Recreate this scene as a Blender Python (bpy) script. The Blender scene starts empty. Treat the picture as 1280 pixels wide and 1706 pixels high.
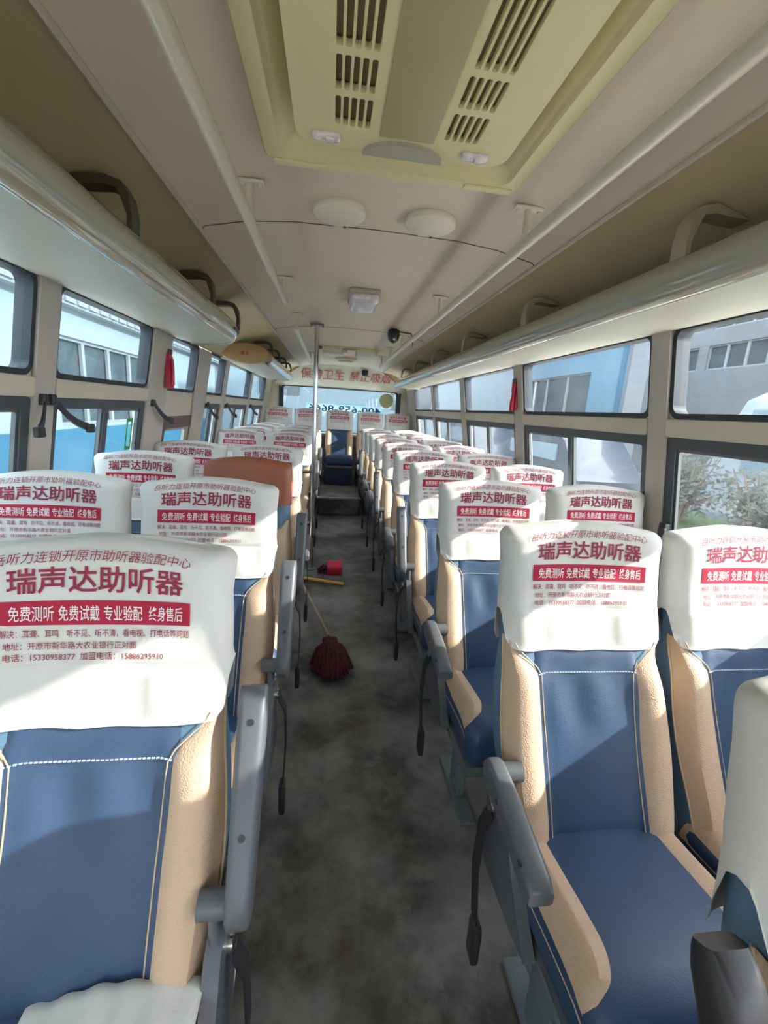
import bpy, bmesh, math, random
from mathutils import Vector, Matrix, noise
random.seed(7)
S = bpy.context.scene
COL = S.collection
R = math.radians

# ------------------------------------------------------------------ camera, sky, sun, exposure
CAMZ = 1.39                                   # eye height above the bus floor; camera stands at x=0, y=0
cd = bpy.data.cameras.new('camera'); cam = bpy.data.objects.new('camera', cd); COL.objects.link(cam)
cd.sensor_fit = 'VERTICAL'; cd.sensor_height = 36.0; cd.lens = 36.0*720/1706
cd.clip_start = .02; cd.clip_end = 300
cx = Vector((.99100, -.11801, .06319)); cy = Vector((-.03436, .23200, .97211)); cz = Vector((-.12938, -.96553, .22585))
cam.matrix_world = Matrix(((cx.x, cy.x, cz.x, 0), (cx.y, cy.y, cz.y, 0), (cx.z, cy.z, cz.z, CAMZ), (0, 0, 0, 1)))
S.camera = cam

w = bpy.data.worlds.new('sky'); S.world = w; w.use_nodes = True
bg = w.node_tree.nodes['Background']; bg.inputs[0].default_value = (.94, .96, 1.0, 1); bg.inputs[1].default_value = 6.0
sl = bpy.data.lights.new('sun', 'SUN'); so = bpy.data.objects.new('sun', sl); COL.objects.link(so)
sl.energy = 8.5; sl.angle = R(.6); sl.color = (1, .93, .80)
SUN = Vector((-1, .28, -.48)).normalized()
so.rotation_euler = SUN.to_track_quat('-Z', 'Y').to_euler()
S.view_settings.view_transform = 'Standard'; S.view_settings.look = 'None'
S.view_settings.gamma = 1.0; S.view_settings.use_curve_mapping = False
S.view_settings.exposure = 0.58

# ------------------------------------------------------------------ materials
def lin(c):
    return tuple(((x/255)/12.92 if x/255 <= .04045 else ((x/255+.055)/1.055)**2.4) for x in c)
MATS = {}
def mat(name, rgb, rough=.5, metal=0., var=.0, vscale=6., rgb2=None, bump=0., bscale=200., bkind='noise', coat=0., spec=.5):
    m = bpy.data.materials.new(name); m.use_nodes = True; MATS[name] = m
    nt = m.node_tree; b = nt.nodes['Principled BSDF']; c = lin(rgb)
    b.inputs['Base Color'].default_value = (*c, 1); b.inputs['Roughness'].default_value = rough
    b.inputs['Metallic'].default_value = metal; b.inputs['Coat Weight'].default_value = coat
    b.inputs['Specular IOR Level'].default_value = spec
    tc = nt.nodes.new('ShaderNodeTexCoord')
    if var > 0 or rgb2:
        n = nt.nodes.new('ShaderNodeTexNoise'); n.inputs['Scale'].default_value = vscale; n.inputs['Detail'].default_value = 6
        nt.links.new(tc.outputs['Object'], n.inputs['Vector'])
        r = nt.nodes.new('ShaderNodeValToRGB'); nt.links.new(n.outputs['Fac'], r.inputs[0])
        c2 = lin(rgb2) if rgb2 else tuple(x*(1-var) for x in c)
        r.color_ramp.elements[0].position = .35; r.color_ramp.elements[1].position = .68
        r.color_ramp.elements[0].color = (*c2, 1); r.color_ramp.elements[1].color = (*c, 1)
        nt.links.new(r.outputs[0], b.inputs['Base Color'])
    if bump > 0:
        if bkind == 'voronoi':
            t = nt.nodes.new('ShaderNodeTexVoronoi'); o = t.outputs['Distance']
        else:
            t = nt.nodes.new('ShaderNodeTexNoise'); o = t.outputs['Fac']; t.inputs['Detail'].default_value = 3
        t.inputs['Scale'].default_value = bscale; nt.links.new(tc.outputs['Object'], t.inputs['Vector'])
        bp = nt.nodes.new('ShaderNodeBump'); bp.inputs['Strength'].default_value = bump; bp.inputs['Distance'].default_value = .002
        nt.links.new(o, bp.inputs['Height']); nt.links.new(bp.outputs[0], b.inputs['Normal'])
    return m
M = MATS
mat('blue_vinyl', (50, 74, 106), .42, var=.12, vscale=9, bump=.25, bscale=320)
mat('blue_side', (92, 124, 150), .5, var=.12, vscale=9, bump=.25, bscale=320)
mat('tan_leather', (204, 176, 150), .5, var=.10, vscale=7, bump=.5, bscale=330, bkind='voronoi')
mat('brown_leather', (150, 86, 62), .5, var=.12, vscale=8, bump=.2, bscale=260)
mat('cover_cloth', (210, 210, 206), .85, var=.07, vscale=11, bump=.25, bscale=700)
mat('red_print', (176, 28, 62), .8, var=.15, vscale=60)
mat('maroon_print', (150, 40, 72), .8, var=.2, vscale=70)
mat('white_print', (232, 222, 222), .8)
mat('navy_base', (44, 52, 78), .55)
mat('piping', (196, 172, 138), .5)
mat('thread', (176, 190, 205), .7)
mat('grey_plastic', (92, 96, 102), .38, var=.10, vscale=14, bump=.1, bscale=240)
mat('dark_plastic', (40, 42, 46), .42)
mat('grey_steel', (112, 120, 124), .45, metal=.2, var=.15, vscale=8)
mat('chrome', (205, 205, 205), .16, metal=1.)
mat('belt_web', (34, 33, 40), .8, bump=.4, bscale=500)
mat('wall_beige', (204, 196, 178), .5, var=.05, vscale=5)
mat('pillar_grey', (186, 179, 168), .45, var=.06, vscale=6)
mat('ceiling_vinyl', (210, 199, 180), .55, var=.05, vscale=3, bump=.12, bscale=120)
mat('side_ceiling', (216, 200, 160), .55, var=.07, vscale=2.5)
mat('seam_dark', (92, 86, 76), .8)
mat('rack_shelf', (206, 204, 192), .5, var=.04, vscale=4)
mat('rack_profile', (172, 170, 154), .16, var=.06, vscale=5, coat=1.)
mat('bracket_plastic', (176, 166, 142), .4)
mat('bracket_dark', (86, 78, 64), .5)
mat('rail_paint', (216, 210, 192), .32, var=.05, vscale=10, coat=.3)
mat('cream_plastic', (214, 206, 160), .45, var=.05, vscale=5)
mat('olive_duct', (166, 158, 118), .28, var=.06, vscale=4)
mat('slot_dark', (150, 142, 110), .7)
mat('rubber', (38, 46, 56), .55)
mat('sash_dark', (66, 74, 80), .5)
mat('sash_metal', (96, 100, 102), .4, metal=.2)
mat('hammer_red', (176, 34, 60), .4)
mat('text_red', (186, 48, 38), .6)
mat('white_cap', (214, 208, 192), .45)
mat('lens_lilac', (226, 216, 222), .12, var=.2, vscale=45, bump=.9, bscale=70, coat=.8)
mat('door_brown', (104, 86, 80), .55, var=.1, vscale=8)
mat('mop_yarn', (84, 24, 36), .9, var=.5, vscale=40, bump=.6, bscale=120)
mat('wood', (176, 160, 124), .6, var=.2, vscale=20)
mat('yellow_plastic', (226, 178, 84), .45)
mat('pink_red', (206, 36, 78), .5)
mat('olive_sticker', (158, 160, 112), .6)
mat('tan_cap', (196, 160, 116), .5, var=.08, vscale=5)
mat('orange_mark', (170, 96, 48), .6)
mat('sticker_green', (70, 150, 96), .5)
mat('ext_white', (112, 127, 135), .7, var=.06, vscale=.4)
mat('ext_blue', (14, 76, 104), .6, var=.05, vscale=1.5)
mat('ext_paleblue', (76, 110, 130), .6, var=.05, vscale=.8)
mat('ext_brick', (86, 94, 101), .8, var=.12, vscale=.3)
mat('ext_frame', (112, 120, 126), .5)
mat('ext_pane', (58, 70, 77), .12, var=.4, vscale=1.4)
mat('bounce_pale', (232, 226, 214), .9, var=.08, vscale=1.5)
mat('ext_ground', (96, 94, 90), .9, var=.12, vscale=.8)
mat('ext_grass', (56, 84, 44), .9, var=.3, vscale=9)
mat('leaf', (66, 72, 62), .8, var=.45, vscale=10)
mat('ext_roof', (110, 116, 122), .6)
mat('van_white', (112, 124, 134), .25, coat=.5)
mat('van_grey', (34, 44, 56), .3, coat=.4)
mat('van_glass', (92, 112, 124), .1)
mat('tyre', (34, 34, 36), .8)
mat('bark', (96, 84, 74), .9)
mat('cap_grey', (164, 160, 144), .5)

def floor_mat():
    m = mat('floor_vinyl', (92, 90, 88), .45, bump=.25, bscale=90)
    nt = m.node_tree; b = nt.nodes['Principled BSDF']
    tc = nt.nodes.new('ShaderNodeTexCoord')
    def nz(sc, det, lo, hi, a, c):
        n = nt.nodes.new('ShaderNodeTexNoise'); n.inputs['Scale'].default_value = sc; n.inputs['Detail'].default_value = det
        n.inputs['Roughness'].default_value = .6
        nt.links.new(tc.outputs['Object'], n.inputs['Vector'])
        r = nt.nodes.new('ShaderNodeValToRGB'); nt.links.new(n.outputs['Fac'], r.inputs[0])
        r.color_ramp.elements[0].position = lo; r.color_ramp.elements[1].position = hi
        r.color_ramp.elements[0].color = (*lin(a), 1); r.color_ramp.elements[1].color = (*lin(c), 1)
        return r
    base = nz(2.6, 5, .38, .64, (64, 60, 56), (128, 127, 125))
    spot = nz(9, 6, .50, .60, (0, 0, 0), (255, 255, 255))
    mix = nt.nodes.new('ShaderNodeMixRGB'); nt.links.new(base.outputs[0], mix.inputs[1])
    mul = nt.nodes.new('ShaderNodeMath'); mul.operation = 'MULTIPLY'; mul.inputs[1].default_value = .30
    nt.links.new(spot.outputs[0], mul.inputs[0]); nt.links.new(mul.outputs[0], mix.inputs[0])
    mix.inputs[2].default_value = (*lin((140, 136, 130)), 1)
    dirt = nz(1.7, 4, .56, .66, (0, 0, 0), (255, 255, 255))
    m2 = nt.nodes.new('ShaderNodeMixRGB'); mul2 = nt.nodes.new('ShaderNodeMath'); mul2.operation = 'MULTIPLY'; mul2.inputs[1].default_value = .55
    nt.links.new(dirt.outputs[0], mul2.inputs[0]); nt.links.new(mul2.outputs[0], m2.inputs[0])
    nt.links.new(mix.outputs[0], m2.inputs[1]); m2.inputs[2].default_value = (*lin((62, 50, 44)), 1)
    nt.links.new(m2.outputs[0], b.inputs['Base Color'])
floor_mat()

def glass_mat(name, tint, dust, dustcol):
    m = bpy.data.materials.new(name); m.use_nodes = True; MATS[name] = m
    nt = m.node_tree; nt.nodes.clear()
    out = nt.nodes.new('ShaderNodeOutputMaterial')
    tr = nt.nodes.new('ShaderNodeBsdfTransparent'); tr.inputs[0].default_value = (*tint, 1)
    gl = nt.nodes.new('ShaderNodeBsdfGlossy'); gl.inputs['Roughness'].default_value = .02; gl.inputs[0].default_value = (.9, .9, .9, 1)
    tl = nt.nodes.new('ShaderNodeBsdfTranslucent'); tl.inputs[0].default_value = (*dustcol, 1)
    df = nt.nodes.new('ShaderNodeBsdfDiffuse'); df.inputs[0].default_value = (*dustcol, 1)
    ds = nt.nodes.new('ShaderNodeMixShader'); ds.inputs[0].default_value = .5
    nt.links.new(tl.outputs[0], ds.inputs[1]); nt.links.new(df.outputs[0], ds.inputs[2])
    m1 = nt.nodes.new('ShaderNodeMixShader'); m1.inputs[0].default_value = .03
    nt.links.new(tr.outputs[0], m1.inputs[1]); nt.links.new(gl.outputs[0], m1.inputs[2])
    tc = nt.nodes.new('ShaderNodeTexCoord'); n = nt.nodes.new('ShaderNodeTexNoise')
    n.inputs['Scale'].default_value = 4; n.inputs['Detail'].default_value = 6
    nt.links.new(tc.outputs['Object'], n.inputs['Vector'])
    mr = nt.nodes.new('ShaderNodeMapRange'); mr.inputs['From Min'].default_value = .3; mr.inputs['From Max'].default_value = .7
    mr.inputs['To Min'].default_value = dust*.5; mr.inputs['To Max'].default_value = dust*1.5
    nt.links.new(n.outputs['Fac'], mr.inputs[0])
    m2 = nt.nodes.new('ShaderNodeMixShader'); nt.links.new(mr.outputs[0], m2.inputs[0])
    nt.links.new(m1.outputs[0], m2.inputs[1]); nt.links.new(ds.outputs[0], m2.inputs[2])
    nt.links.new(m2.outputs[0], out.inputs[0])
def thin_mat(name, rgb):
    m = bpy.data.materials.new(name); m.use_nodes = True; MATS[name] = m; nt = m.node_tree; nt.nodes.clear()
    out = nt.nodes.new('ShaderNodeOutputMaterial'); a = nt.nodes.new('ShaderNodeBsdfTranslucent'); b = nt.nodes.new('ShaderNodeBsdfDiffuse'); x = nt.nodes.new('ShaderNodeMixShader'); x.inputs[0].default_value = .3
    for n in (a, b): n.inputs[0].default_value = (*lin(rgb), 1)
    nt.links.new(a.outputs[0], x.inputs[1]); nt.links.new(b.outputs[0], x.inputs[2]); nt.links.new(x.outputs[0], out.inputs[0])
thin_mat('decal_strip', (206, 226, 232)); thin_mat('decal_digit', (54, 84, 104))
glass_mat('glass_right', (.95, .97, .98), .05, (.22, .245, .26))
glass_mat('glass_left', (.77, .84, .87), .035, (.31, .36, .385))

# ------------------------------------------------------------------ mesh helpers
class MB:
    def __init__(s): s.v = []; s.f = []
    def add(s, vs, fs):
        o = len(s.v); s.v += [tuple(p) for p in vs]; s.f += [tuple(i+o for i in f) for f in fs]; return s
    def box(s, x0, x1, y0, y1, z0, z1):
        return s.add([(x0,y0,z0),(x1,y0,z0),(x1,y1,z0),(x0,y1,z0),(x0,y0,z1),(x1,y0,z1),(x1,y1,z1),(x0,y1,z1)],
                     [(0,3,2,1),(4,5,6,7),(0,1,5,4),(1,2,6,5),(2,3,7,6),(3,0,4,7)])
    def rbox(s, c, h, r, n=6, fn=None, rot=None):
        """rounded box: centre c, half sizes h, corner radius r"""
        r = min(r, *h)*.999
        bm = bmesh.new(); bmesh.ops.create_cube(bm, size=2)
        bmesh.ops.subdivide_edges(bm, edges=bm.edges[:], cuts=n, use_grid_fill=True)
        vs = []
        for v in bm.verts:
            # push grid lines towards the corners so that the rounding is smooth
            q = []
            for k in range(3):
                t = v.co[k]; q.append(math.copysign(abs(t)**.6, t)*h[k])
            inn = [max(-h[k]+r, min(h[k]-r, q[k])) for k in range(3)]
            d = Vector([q[k]-inn[k] for k in range(3)])
            p = Vector(inn) + (d.normalized()*r if d.length > 1e-9 else Vector((0,0,0)))
            if rot: p = rot @ p
            p = Vector((p.x+c[0], p.y+c[1], p.z+c[2]))
            if fn: p = Vector(fn(p))
            vs.append(p)
        bm.verts.index_update()
        s.add(vs, [[v.index for v in f.verts] for f in bm.faces]); bm.free(); return s
    def tube(s, pts, r, n=12, cap=True):
        pts = [Vector(p) for p in pts]; rr = r if isinstance(r, (list, tuple)) else [r]*len(pts)
        rings = []; up = None
        for i, p in enumerate(pts):
            d = (pts[min(i+1, len(pts)-1)] - pts[max(i-1, 0)]).normalized()
            if up is None: up = Vector((0,0,1)) if abs(d.z) < .9 else Vector((1,0,0))
            a = d.cross(up).normalized(); b = d.cross(a).normalized(); up = -b if False else up
            rings.append([p + (a*math.cos(2*math.pi*k/n) + b*math.sin(2*math.pi*k/n))*rr[i] for k in range(n)])
        return s.loft(rings, True, cap)
    def loft(s, rings, closed=True, cap=True):
        n = len(rings[0]); vs = [p for r in rings for p in r]; fs = []
        for i in range(len(rings)-1):
            for k in range(n if closed else n-1):
                k2 = (k+1) % n
                fs.append((i*n+k, i*n+k2, (i+1)*n+k2, (i+1)*n+k))
        if cap:
            fs.append(tuple(range(n-1, -1, -1))); fs.append(tuple((len(rings)-1)*n+k for k in range(n)))
        return s.add(vs, fs)
    def lathe(s, prof, c, axis='z', n=32):
        rings = []
        for r, h in prof:
            ring = []
            for k in range(n):
                a = 2*math.pi*k/n; u, v_ = r*math.cos(a), r*math.sin(a)
                ring.append({'z': (c[0]+u, c[1]+v_, c[2]+h), 'x': (c[0]+h, c[1]+u, c[2]+v_), 'y': (c[0]+u, c[1]+h, c[2]+v_)}[axis])
            rings.append(ring)
        return s.loft(rings)
    def plate(s, loops, d, fn=lambda u, v, t: (u, v, t)):
        """flat plate with holes: loops of 2D points (first the outline), thickness d, mapped by fn(u,v,t)"""
        bm = bmesh.new()
        for lp in loops:
            lp = [p for i, p in enumerate(lp) if math.hypot(p[0]-lp[i-1][0], p[1]-lp[i-1][1]) > 1e-6]
            vv = [bm.verts.new((a, b, 0)) for a, b in lp]
            for i in range(len(vv)): bm.edges.new((vv[i], vv[(i+1) % len(vv)]))
        bmesh.ops.triangle_fill(bm, use_beauty=True, use_dissolve=False, edges=bm.edges[:])
        g = bmesh.ops.extrude_face_region(bm, geom=bm.faces[:])
        for e in g['geom']:
            if isinstance(e, bmesh.types.BMVert): e.co.z = d
        bmesh.ops.recalc_face_normals(bm, faces=bm.faces[:])
        bm.verts.index_update()
        s.add([fn(*v.co) for v in bm.verts], [[v.index for v in f.verts] for f in bm.faces]); bm.free(); return s
    def grid(s, fn, nu, nv):
        vs = [fn(i/nu, j/nv) for j in range(nv+1) for i in range(nu+1)]
        fs = [(j*(nu+1)+i, j*(nu+1)+i+1, (j+1)*(nu+1)+i+1, (j+1)*(nu+1)+i) for j in range(nv) for i in range(nu)]
        return s.add(vs, fs)
    def mesh(s, name, m, smooth=True, recalc=True):
        me = bpy.data.meshes.new(name); me.from_pydata(s.v, [], s.f)
        if recalc:
            bm = bmesh.new(); bm.from_mesh(me); bmesh.ops.recalc_face_normals(bm, faces=bm.faces[:]); bm.to_mesh(me); bm.free()
        me.materials.append(m)
        if smooth:
            me.polygons.foreach_set('use_smooth', [True]*len(me.polygons)); me.set_sharp_from_angle(angle=R(38))
        me.update(); return me

def link(name, me, parent=None, loc=(0,0,0)):
    o = bpy.data.objects.new(name, me); COL.objects.link(o); o.location = loc
    if parent: o.parent = parent
    return o
def part(name, mb, m, parent, loc=(0,0,0), smooth=True, label=None):
    o = link(name, mb.mesh(name, M[m], smooth), parent, loc)
    if label: o['label'] = label
    return o
def tag(o, label, cat, group=None):
    o['label'] = label; o['category'] = cat
    if group: o['group'] = group
    return o
def thing(name, label, cat, loc=(0,0,0), rz=0, group=None):
    o = bpy.data.objects.new(name, None); COL.objects.link(o); o.location = loc; o.rotation_euler = (0,0,rz)
    o.empty_display_size = .1
    return tag(o, label, cat, group)
def struct(name, mb, m, parent=None, smooth=False):
    o = link(name, mb.mesh(name, M[m], smooth), parent)
    if not parent: o['kind'] = 'structure'
    return o
def rr(x0, x1, y0, y1, r, n=5):
    r = min(r, (x1-x0)/2*.98, (y1-y0)/2*.98)
    out = []
    for cx_, cy_, a0 in ((x1-r, y1-r, 0), (x0+r, y1-r, 90), (x0+r, y0+r, 180), (x1-r, y0+r, 270)):
        for k in range(n+1):
            a = R(a0 + 90*k/n); out.append((cx_+r*math.cos(a), cy_+r*math.sin(a)))
    return out
def lerp_pts(pts, x):
    if x <= pts[0][0]: return pts[0][1]
    for (a, b), (c, d) in zip(pts, pts[1:]):
        if x <= c:
            t = (x-a)/(c-a); return b+(d-b)*t
    return pts[-1][1]
def smooth_pts(pts, x):
    """Catmull-Rom through points"""
    if x <= pts[0][0]: return pts[0][1]
    if x >= pts[-1][0]: return pts[-1][1]
    for i in range(len(pts)-1):
        if x <= pts[i+1][0]:
            x0, y0 = pts[i]; x1, y1 = pts[i+1]; t = (x-x0)/(x1-x0); h = x1-x0
            m0 = (pts[i+1][1]-pts[max(i-1,0)][1])/(pts[i+1][0]-pts[max(i-1,0)][0])*h
            j = min(i+2, len(pts)-1); m1 = (pts[j][1]-pts[i][1])/(pts[j][0]-pts[i][0])*h
            return (2*t**3-3*t*t+1)*y0+(t**3-2*t*t+t)*m0+(-2*t**3+3*t*t)*y1+(t**3-t*t)*m1
def sstep(a, b, x):
    t = max(0, min(1, (x-a)/(b-a))); return t*t*(3-2*t)

def text_mesh(txt, bold=0.0, res=2):
    c = bpy.data.curves.new('t', 'FONT'); c.body = txt; c.size = 1; c.resolution_u = res; c.offset = bold
    o = bpy.data.objects.new('t', c); COL.objects.link(o)
    dg = bpy.context.evaluated_depsgraph_get(); dg.update(); oe = o.evaluated_get(dg); m = oe.to_mesh()
    vs = [v.co.copy() for v in m.vertices]; fs = [tuple(p.vertices) for p in m.polygons]
    oe.to_mesh_clear(); bpy.data.objects.remove(o); bpy.data.curves.remove(c)
    return vs, fs
def text_fit(mb, txt, x0, x1, y0, y1, fn, bold=0., shear=0., keep=False):
    vs, fs = text_mesh(txt, bold)
    a0 = min(v.x for v in vs); a1 = max(v.x for v in vs); b0 = min(v.y for v in vs); b1 = max(v.y for v in vs)
    out = []
    for v in vs:
        u = (v.x-a0)/(a1-a0); t = (v.y-b0)/(b1-b0)
        out.append(fn(x0+(x1-x0)*u + shear*(t-.5)*(y1-y0), y0+(y1-y0)*t))
    mb.add(out, fs)

# ------------------------------------------------------------------ bus shell
C0 = .145                                       # centre line of the bus
Y0, Y1 = -3.3, 7.52
def hw_wall(z): return 1.245 - .166*(z-CAMZ+.4)   # half width: the side walls lean in towards the roof
def wallmap(side):
    return lambda u, v, t: (C0 + side*(hw_wall(v)+t), u, v)

mb = MB(); mb.box(C0-1.32, C0+1.32, Y0, Y1, -.05, 0); struct('floor', mb, 'floor_vinyl')

# ceiling cross-section (x from the centre line, z)
CEIL = [(0, 2.035), (.30, 2.030), (.46, 2.015), (.605, 1.985), (.62, 1.972), (.64, 1.982), (.76, 1.965), (.88, 1.935), (.98, 1.885), (1.06, 1.82), (1.113, 1.765)]
def ceil_z(x): return lerp_pts(CEIL, abs(x-C0))
def extr(prof, y0, y1, n=1, thick=.03, sgn=1):
    m_ = MB(); rings = []
    for i in range(n+1):
        y = y0+(y1-y0)*i/n
        rings.append([(C0+sgn*x, y, z) for x, z in prof] + [(C0+sgn*(x+thick*.2), y, z+thick) for x, z in reversed(prof)])
    m_.loft(rings); return m_
mid = [p for p in CEIL if p[0] <= .62]
full = [(-x, z) for x, z in reversed(mid)] + mid[1:]
mb = extr(full, Y0, 6.95, 1, .04); struct('ceiling', mb, 'ceiling_vinyl', smooth=True)
outer = [p for p in CEIL if p[0] >= .62]
n_t = 0
def trim(mb, m, smooth=False):
    global n_t; n_t += 1
    return struct('trim_%d' % n_t, mb, m, smooth=smooth)
for sgn in (1, -1):
    trim(extr(outer, Y0, Y1, 1, .04, sgn), 'side_ceiling', True)
    mb = MB(); x = C0+sgn*.622
    mb.tube([(x, Y0, 1.972), (x, 6.93, 1.972)], .009, 8); trim(mb, 'wall_beige', True)
for ys in (1.77, 3.80):
    mb = MB()
    mb.loft([[(C0+x, ys-.002, z-.002) for x, z in full]+[(C0+x, ys-.002, z+.01) for x, z in reversed(full)],
             [(C0+x, ys+.002, z-.002) for x, z in full]+[(C0+x, ys+.002, z+.01) for x, z in reversed(full)]])
    trim(mb, 'seam_dark')

ZU0, ZU1 = CAMZ+.055, CAMZ+.365                 # upper row of windows
ZL0, ZL1 = .93, CAMZ-.045                       # lower row of windows
ZTOP, WT = 1.765, .045
WIN_R = [(-3.05, -2.32), (-2.20, -1.0), (-.88, .32), (.44, 1.575), (1.70, 2.89), (3.05, 4.20), (4.37, 5.53), (5.65, 6.82)]
WIN_L = [(-3.05, -2.1), (-1.96, -.80), (-.66, .36), (.50, 1.67), (1.81, 2.625), (2.93, 3.475), (3.80, 4.30), (4.46, 5.62), (5.76, 6.86)]
DOOR_W = (2.93, 3.475)
nwin = 0
def build_side(side, name, wins, gmat):
    global nwin
    f = wallmap(side); holes = []
    for (a, b) in wins:
        holes.append(rr(a, b, ZU0, ZU1, .035)[::-1])
        if side < 0 and (a, b) == DOOR_W: holes.append(rr(2.90, 3.66, .06, CAMZ-.13, .02)[::-1])
        else: holes.append(rr(a, b, ZL0, ZL1, .02)[::-1])
    mb = MB(); mb.plate([[(Y0, .0), (Y1, .0), (Y1, ZTOP), (Y0, ZTOP)]] + holes, WT, f)
    struct('wall_'+name, mb, 'wall_beige')
    for (a, b) in wins:
        door = side < 0 and (a, b) == DOOR_W
        nwin += 1
        e = bpy.data.objects.new('window_%d' % nwin, None); COL.objects.link(e); e['kind'] = 'structure'
        e.location = f((a+b)/2, ZU0, 0)
        def ch(nm, mb_, m_, sm=False):
            o = link(nm, mb_.mesh(nm, M[m_], sm)); o.parent = e; o.matrix_parent_inverse = Matrix.Translation(-e.location); return o
        g = MB(); g.plate([rr(a-.012, b+.012, ZU0-.012, ZU1+.012, .045), rr(a+.007, b-.007, ZU0+.008, ZU1-.008, .03)[::-1]], .056, lambda u, v, t: f(u, v, t-.006))
        ch('gasket', g, 'rubber')
        g = MB(); g.plate([rr(a, b, ZU0, ZU1, .035)], .004, lambda u, v, t: f(u, v, t+.018)); ch('pane', g, gmat)
        if door: continue
        g = MB(); mdl = (a+b)/2 + (.02 if side > 0 else .0); fw = .03
        g.plate([rr(a-.015, b+.015, ZL0-.015, ZL1+.018, .02), rr(a+fw, mdl-.02, ZL0+.02, ZL1-fw*.8, .012)[::-1], rr(mdl+.02, b-fw, ZL0+.02, ZL1-fw*.8, .012)[::-1]],
                .03, lambda u, v, t: f(u, v, t-.004))
        ch('sash_frame', g, 'sash_dark')
        g = MB(); g.plate([rr(mdl-.03, b-fw+.01, ZL0+.01, ZL1-.01, .01), rr(mdl-.012, b-fw-.012, ZL0+.03, ZL1-.035, .01)[::-1]], .012, lambda u, v, t: f(u, v, t+.004))
        ch('sliding_sash', g, 'sash_metal')
        g = MB(); g.plate([rr(a+.01, b-.01, ZL0+.005, ZL1-.01, .012)], .004, lambda u, v, t: f(u, v, t+.02)); ch('pane', g, gmat)
        if side < 0 and a == 1.81:
            g = MB(); g.plate([rr(2.49, 2.56, 1.10, 1.27, .004), rr(2.505, 2.545, 1.12, 1.25, .004)[::-1]], .002, lambda u, v, t: f(u, v, t+.017)); ch('sticker', g, 'sticker_green')
        # beige mid rail standing proud of the wall
    edges = [Y0]+[x for w_ in wins for x in w_]+[Y1]
    for i in range(0, len(edges), 2):           # pillars
        a, b = edges[i], edges[i+1]
        if b-a < .03: continue
        mb = MB(); mb.plate([rr(a+.014, b-.014, .0, ZTOP-.005, .008)], .012, lambda u, v, t: f(u, v, t-.012-(0 if i in (0, len(edges)-2) else .004))); trim(mb, 'pillar_grey')
    for (a, b) in wins:
        if side < 0 and (a, b) == DOOR_W:
            continue
        mb = MB(); mb.plate([rr(a-.01, b+.01, CAMZ-.026, CAMZ+.040, .012)], .02, lambda u, v, t: f(u, v, t-.018)); trim(mb, 'wall_beige')
    # moulding above the windows
    mb = MB(); mb.plate([rr(Y0+.02, 7.3, ZU1+.016, ZU1+.034, .006)], .012, lambda u, v, t: f(u, v, t-.012)); trim(mb, 'pillar_grey')
build_side(1, 'right', WIN_R, 'glass_right')
build_side(-1, 'left', WIN_L, 'glass_left')

# middle door in the left wall
fL = wallmap(-1)
d = bpy.data.objects.new('door_1', None); COL.objects.link(d); d['kind'] = 'structure'; d.location = (C0-1.2, 3.28, 0)
def dch(nm, mb_, m_):
    o = link(nm, mb_.mesh(nm, M[m_], False)); o.parent = d; o.matrix_parent_inverse = Matrix.Translation(-d.location); return o
g = MB(); g.plate([rr(2.89, 3.67, .05, CAMZ-.12, .02), rr(2.97, 3.53, .62, CAMZ-.20, .02)[::-1]], .04, lambda u, v, t: fL(u, v, t-.012)); dch('door_frame', g, 'door_brown')
g = MB(); g.plate([rr(2.97, 3.53, .62, CAMZ-.20, .02), rr(2.99, 3.40, .64, CAMZ-.215, .015)[::-1]], .02, lambda u, v, t: fL(u, v, t)); dch('door_sash', g, 'cap_grey')
g = MB(); g.plate([rr(2.97, 3.53, .62, CAMZ-.20, .02)], .004, lambda u, v, t: fL(u, v, t+.022)); dch('pane', g, 'glass_left')

# rear wall with its window
RW = (-.80, 1.10, .98, CAMZ+.325)
mb = MB()
def rearout():
    pts = [(C0-hw_wall(0), 0), (C0+hw_wall(0), 0), (C0+hw_wall(ZTOP), ZTOP)]
    top = [(C0+x, z) for x, z in reversed(outer)] + [(C0+x, z) for x, z in reversed(full)] + [(C0-x, z) for x, z in outer]
    return pts + top[1:-1] + [(C0-hw_wall(ZTOP), ZTOP)]
mb.plate([rearout(), rr(*RW, .05)[::-1]], .05, lambda u, v, t: (u, Y1+t, v)); struct('wall_rear', mb, 'wall_beige')
nwin += 1
e = bpy.data.objects.new('window_%d' % nwin, None); COL.objects.link(e); e['kind'] = 'structure'; e.location = (C0, Y1, RW[2])
def rch(nm, mb_, m_, par=None):
    o = link(nm, mb_.mesh(nm, M[m_], False)); o.parent = e; o.matrix_parent_inverse = Matrix.Translation(-e.location); return o
g = MB(); g.plate([rr(RW[0]-.03, RW[1]+.03, RW[2]-.02, RW[3]+.0, .06), rr(RW[0]+.01, RW[1]-.01, RW[2]+.02, RW[3]-.012, .05)[::-1]], .04, lambda u, v, t: (u, Y1+t-.012, v)); rch('gasket', g, 'rubber')
g = MB(); g.plate([rr(*RW, .05)], .004, lambda u, v, t: (u, Y1+t+.02, v)); rch('pane', g, 'glass_left')
ZS = 1.385                                    # phone number sticker on the outside, read from inside in mirror writing
g = MB(); g.plate([rr(-.42, .86, ZS-.075, ZS+.075, .005)], .001, lambda u, v, t: (u, Y1+.027+t, v)); rch('sticker_strip', g, 'decal_strip')
g = MB(); text_fit(g, '400-659-8666', .84, -.38, ZS-.055, ZS+.055, lambda u, v: (u, Y1+.0185, v), .015); rch('sticker_digits', g, 'decal_digit')
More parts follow.
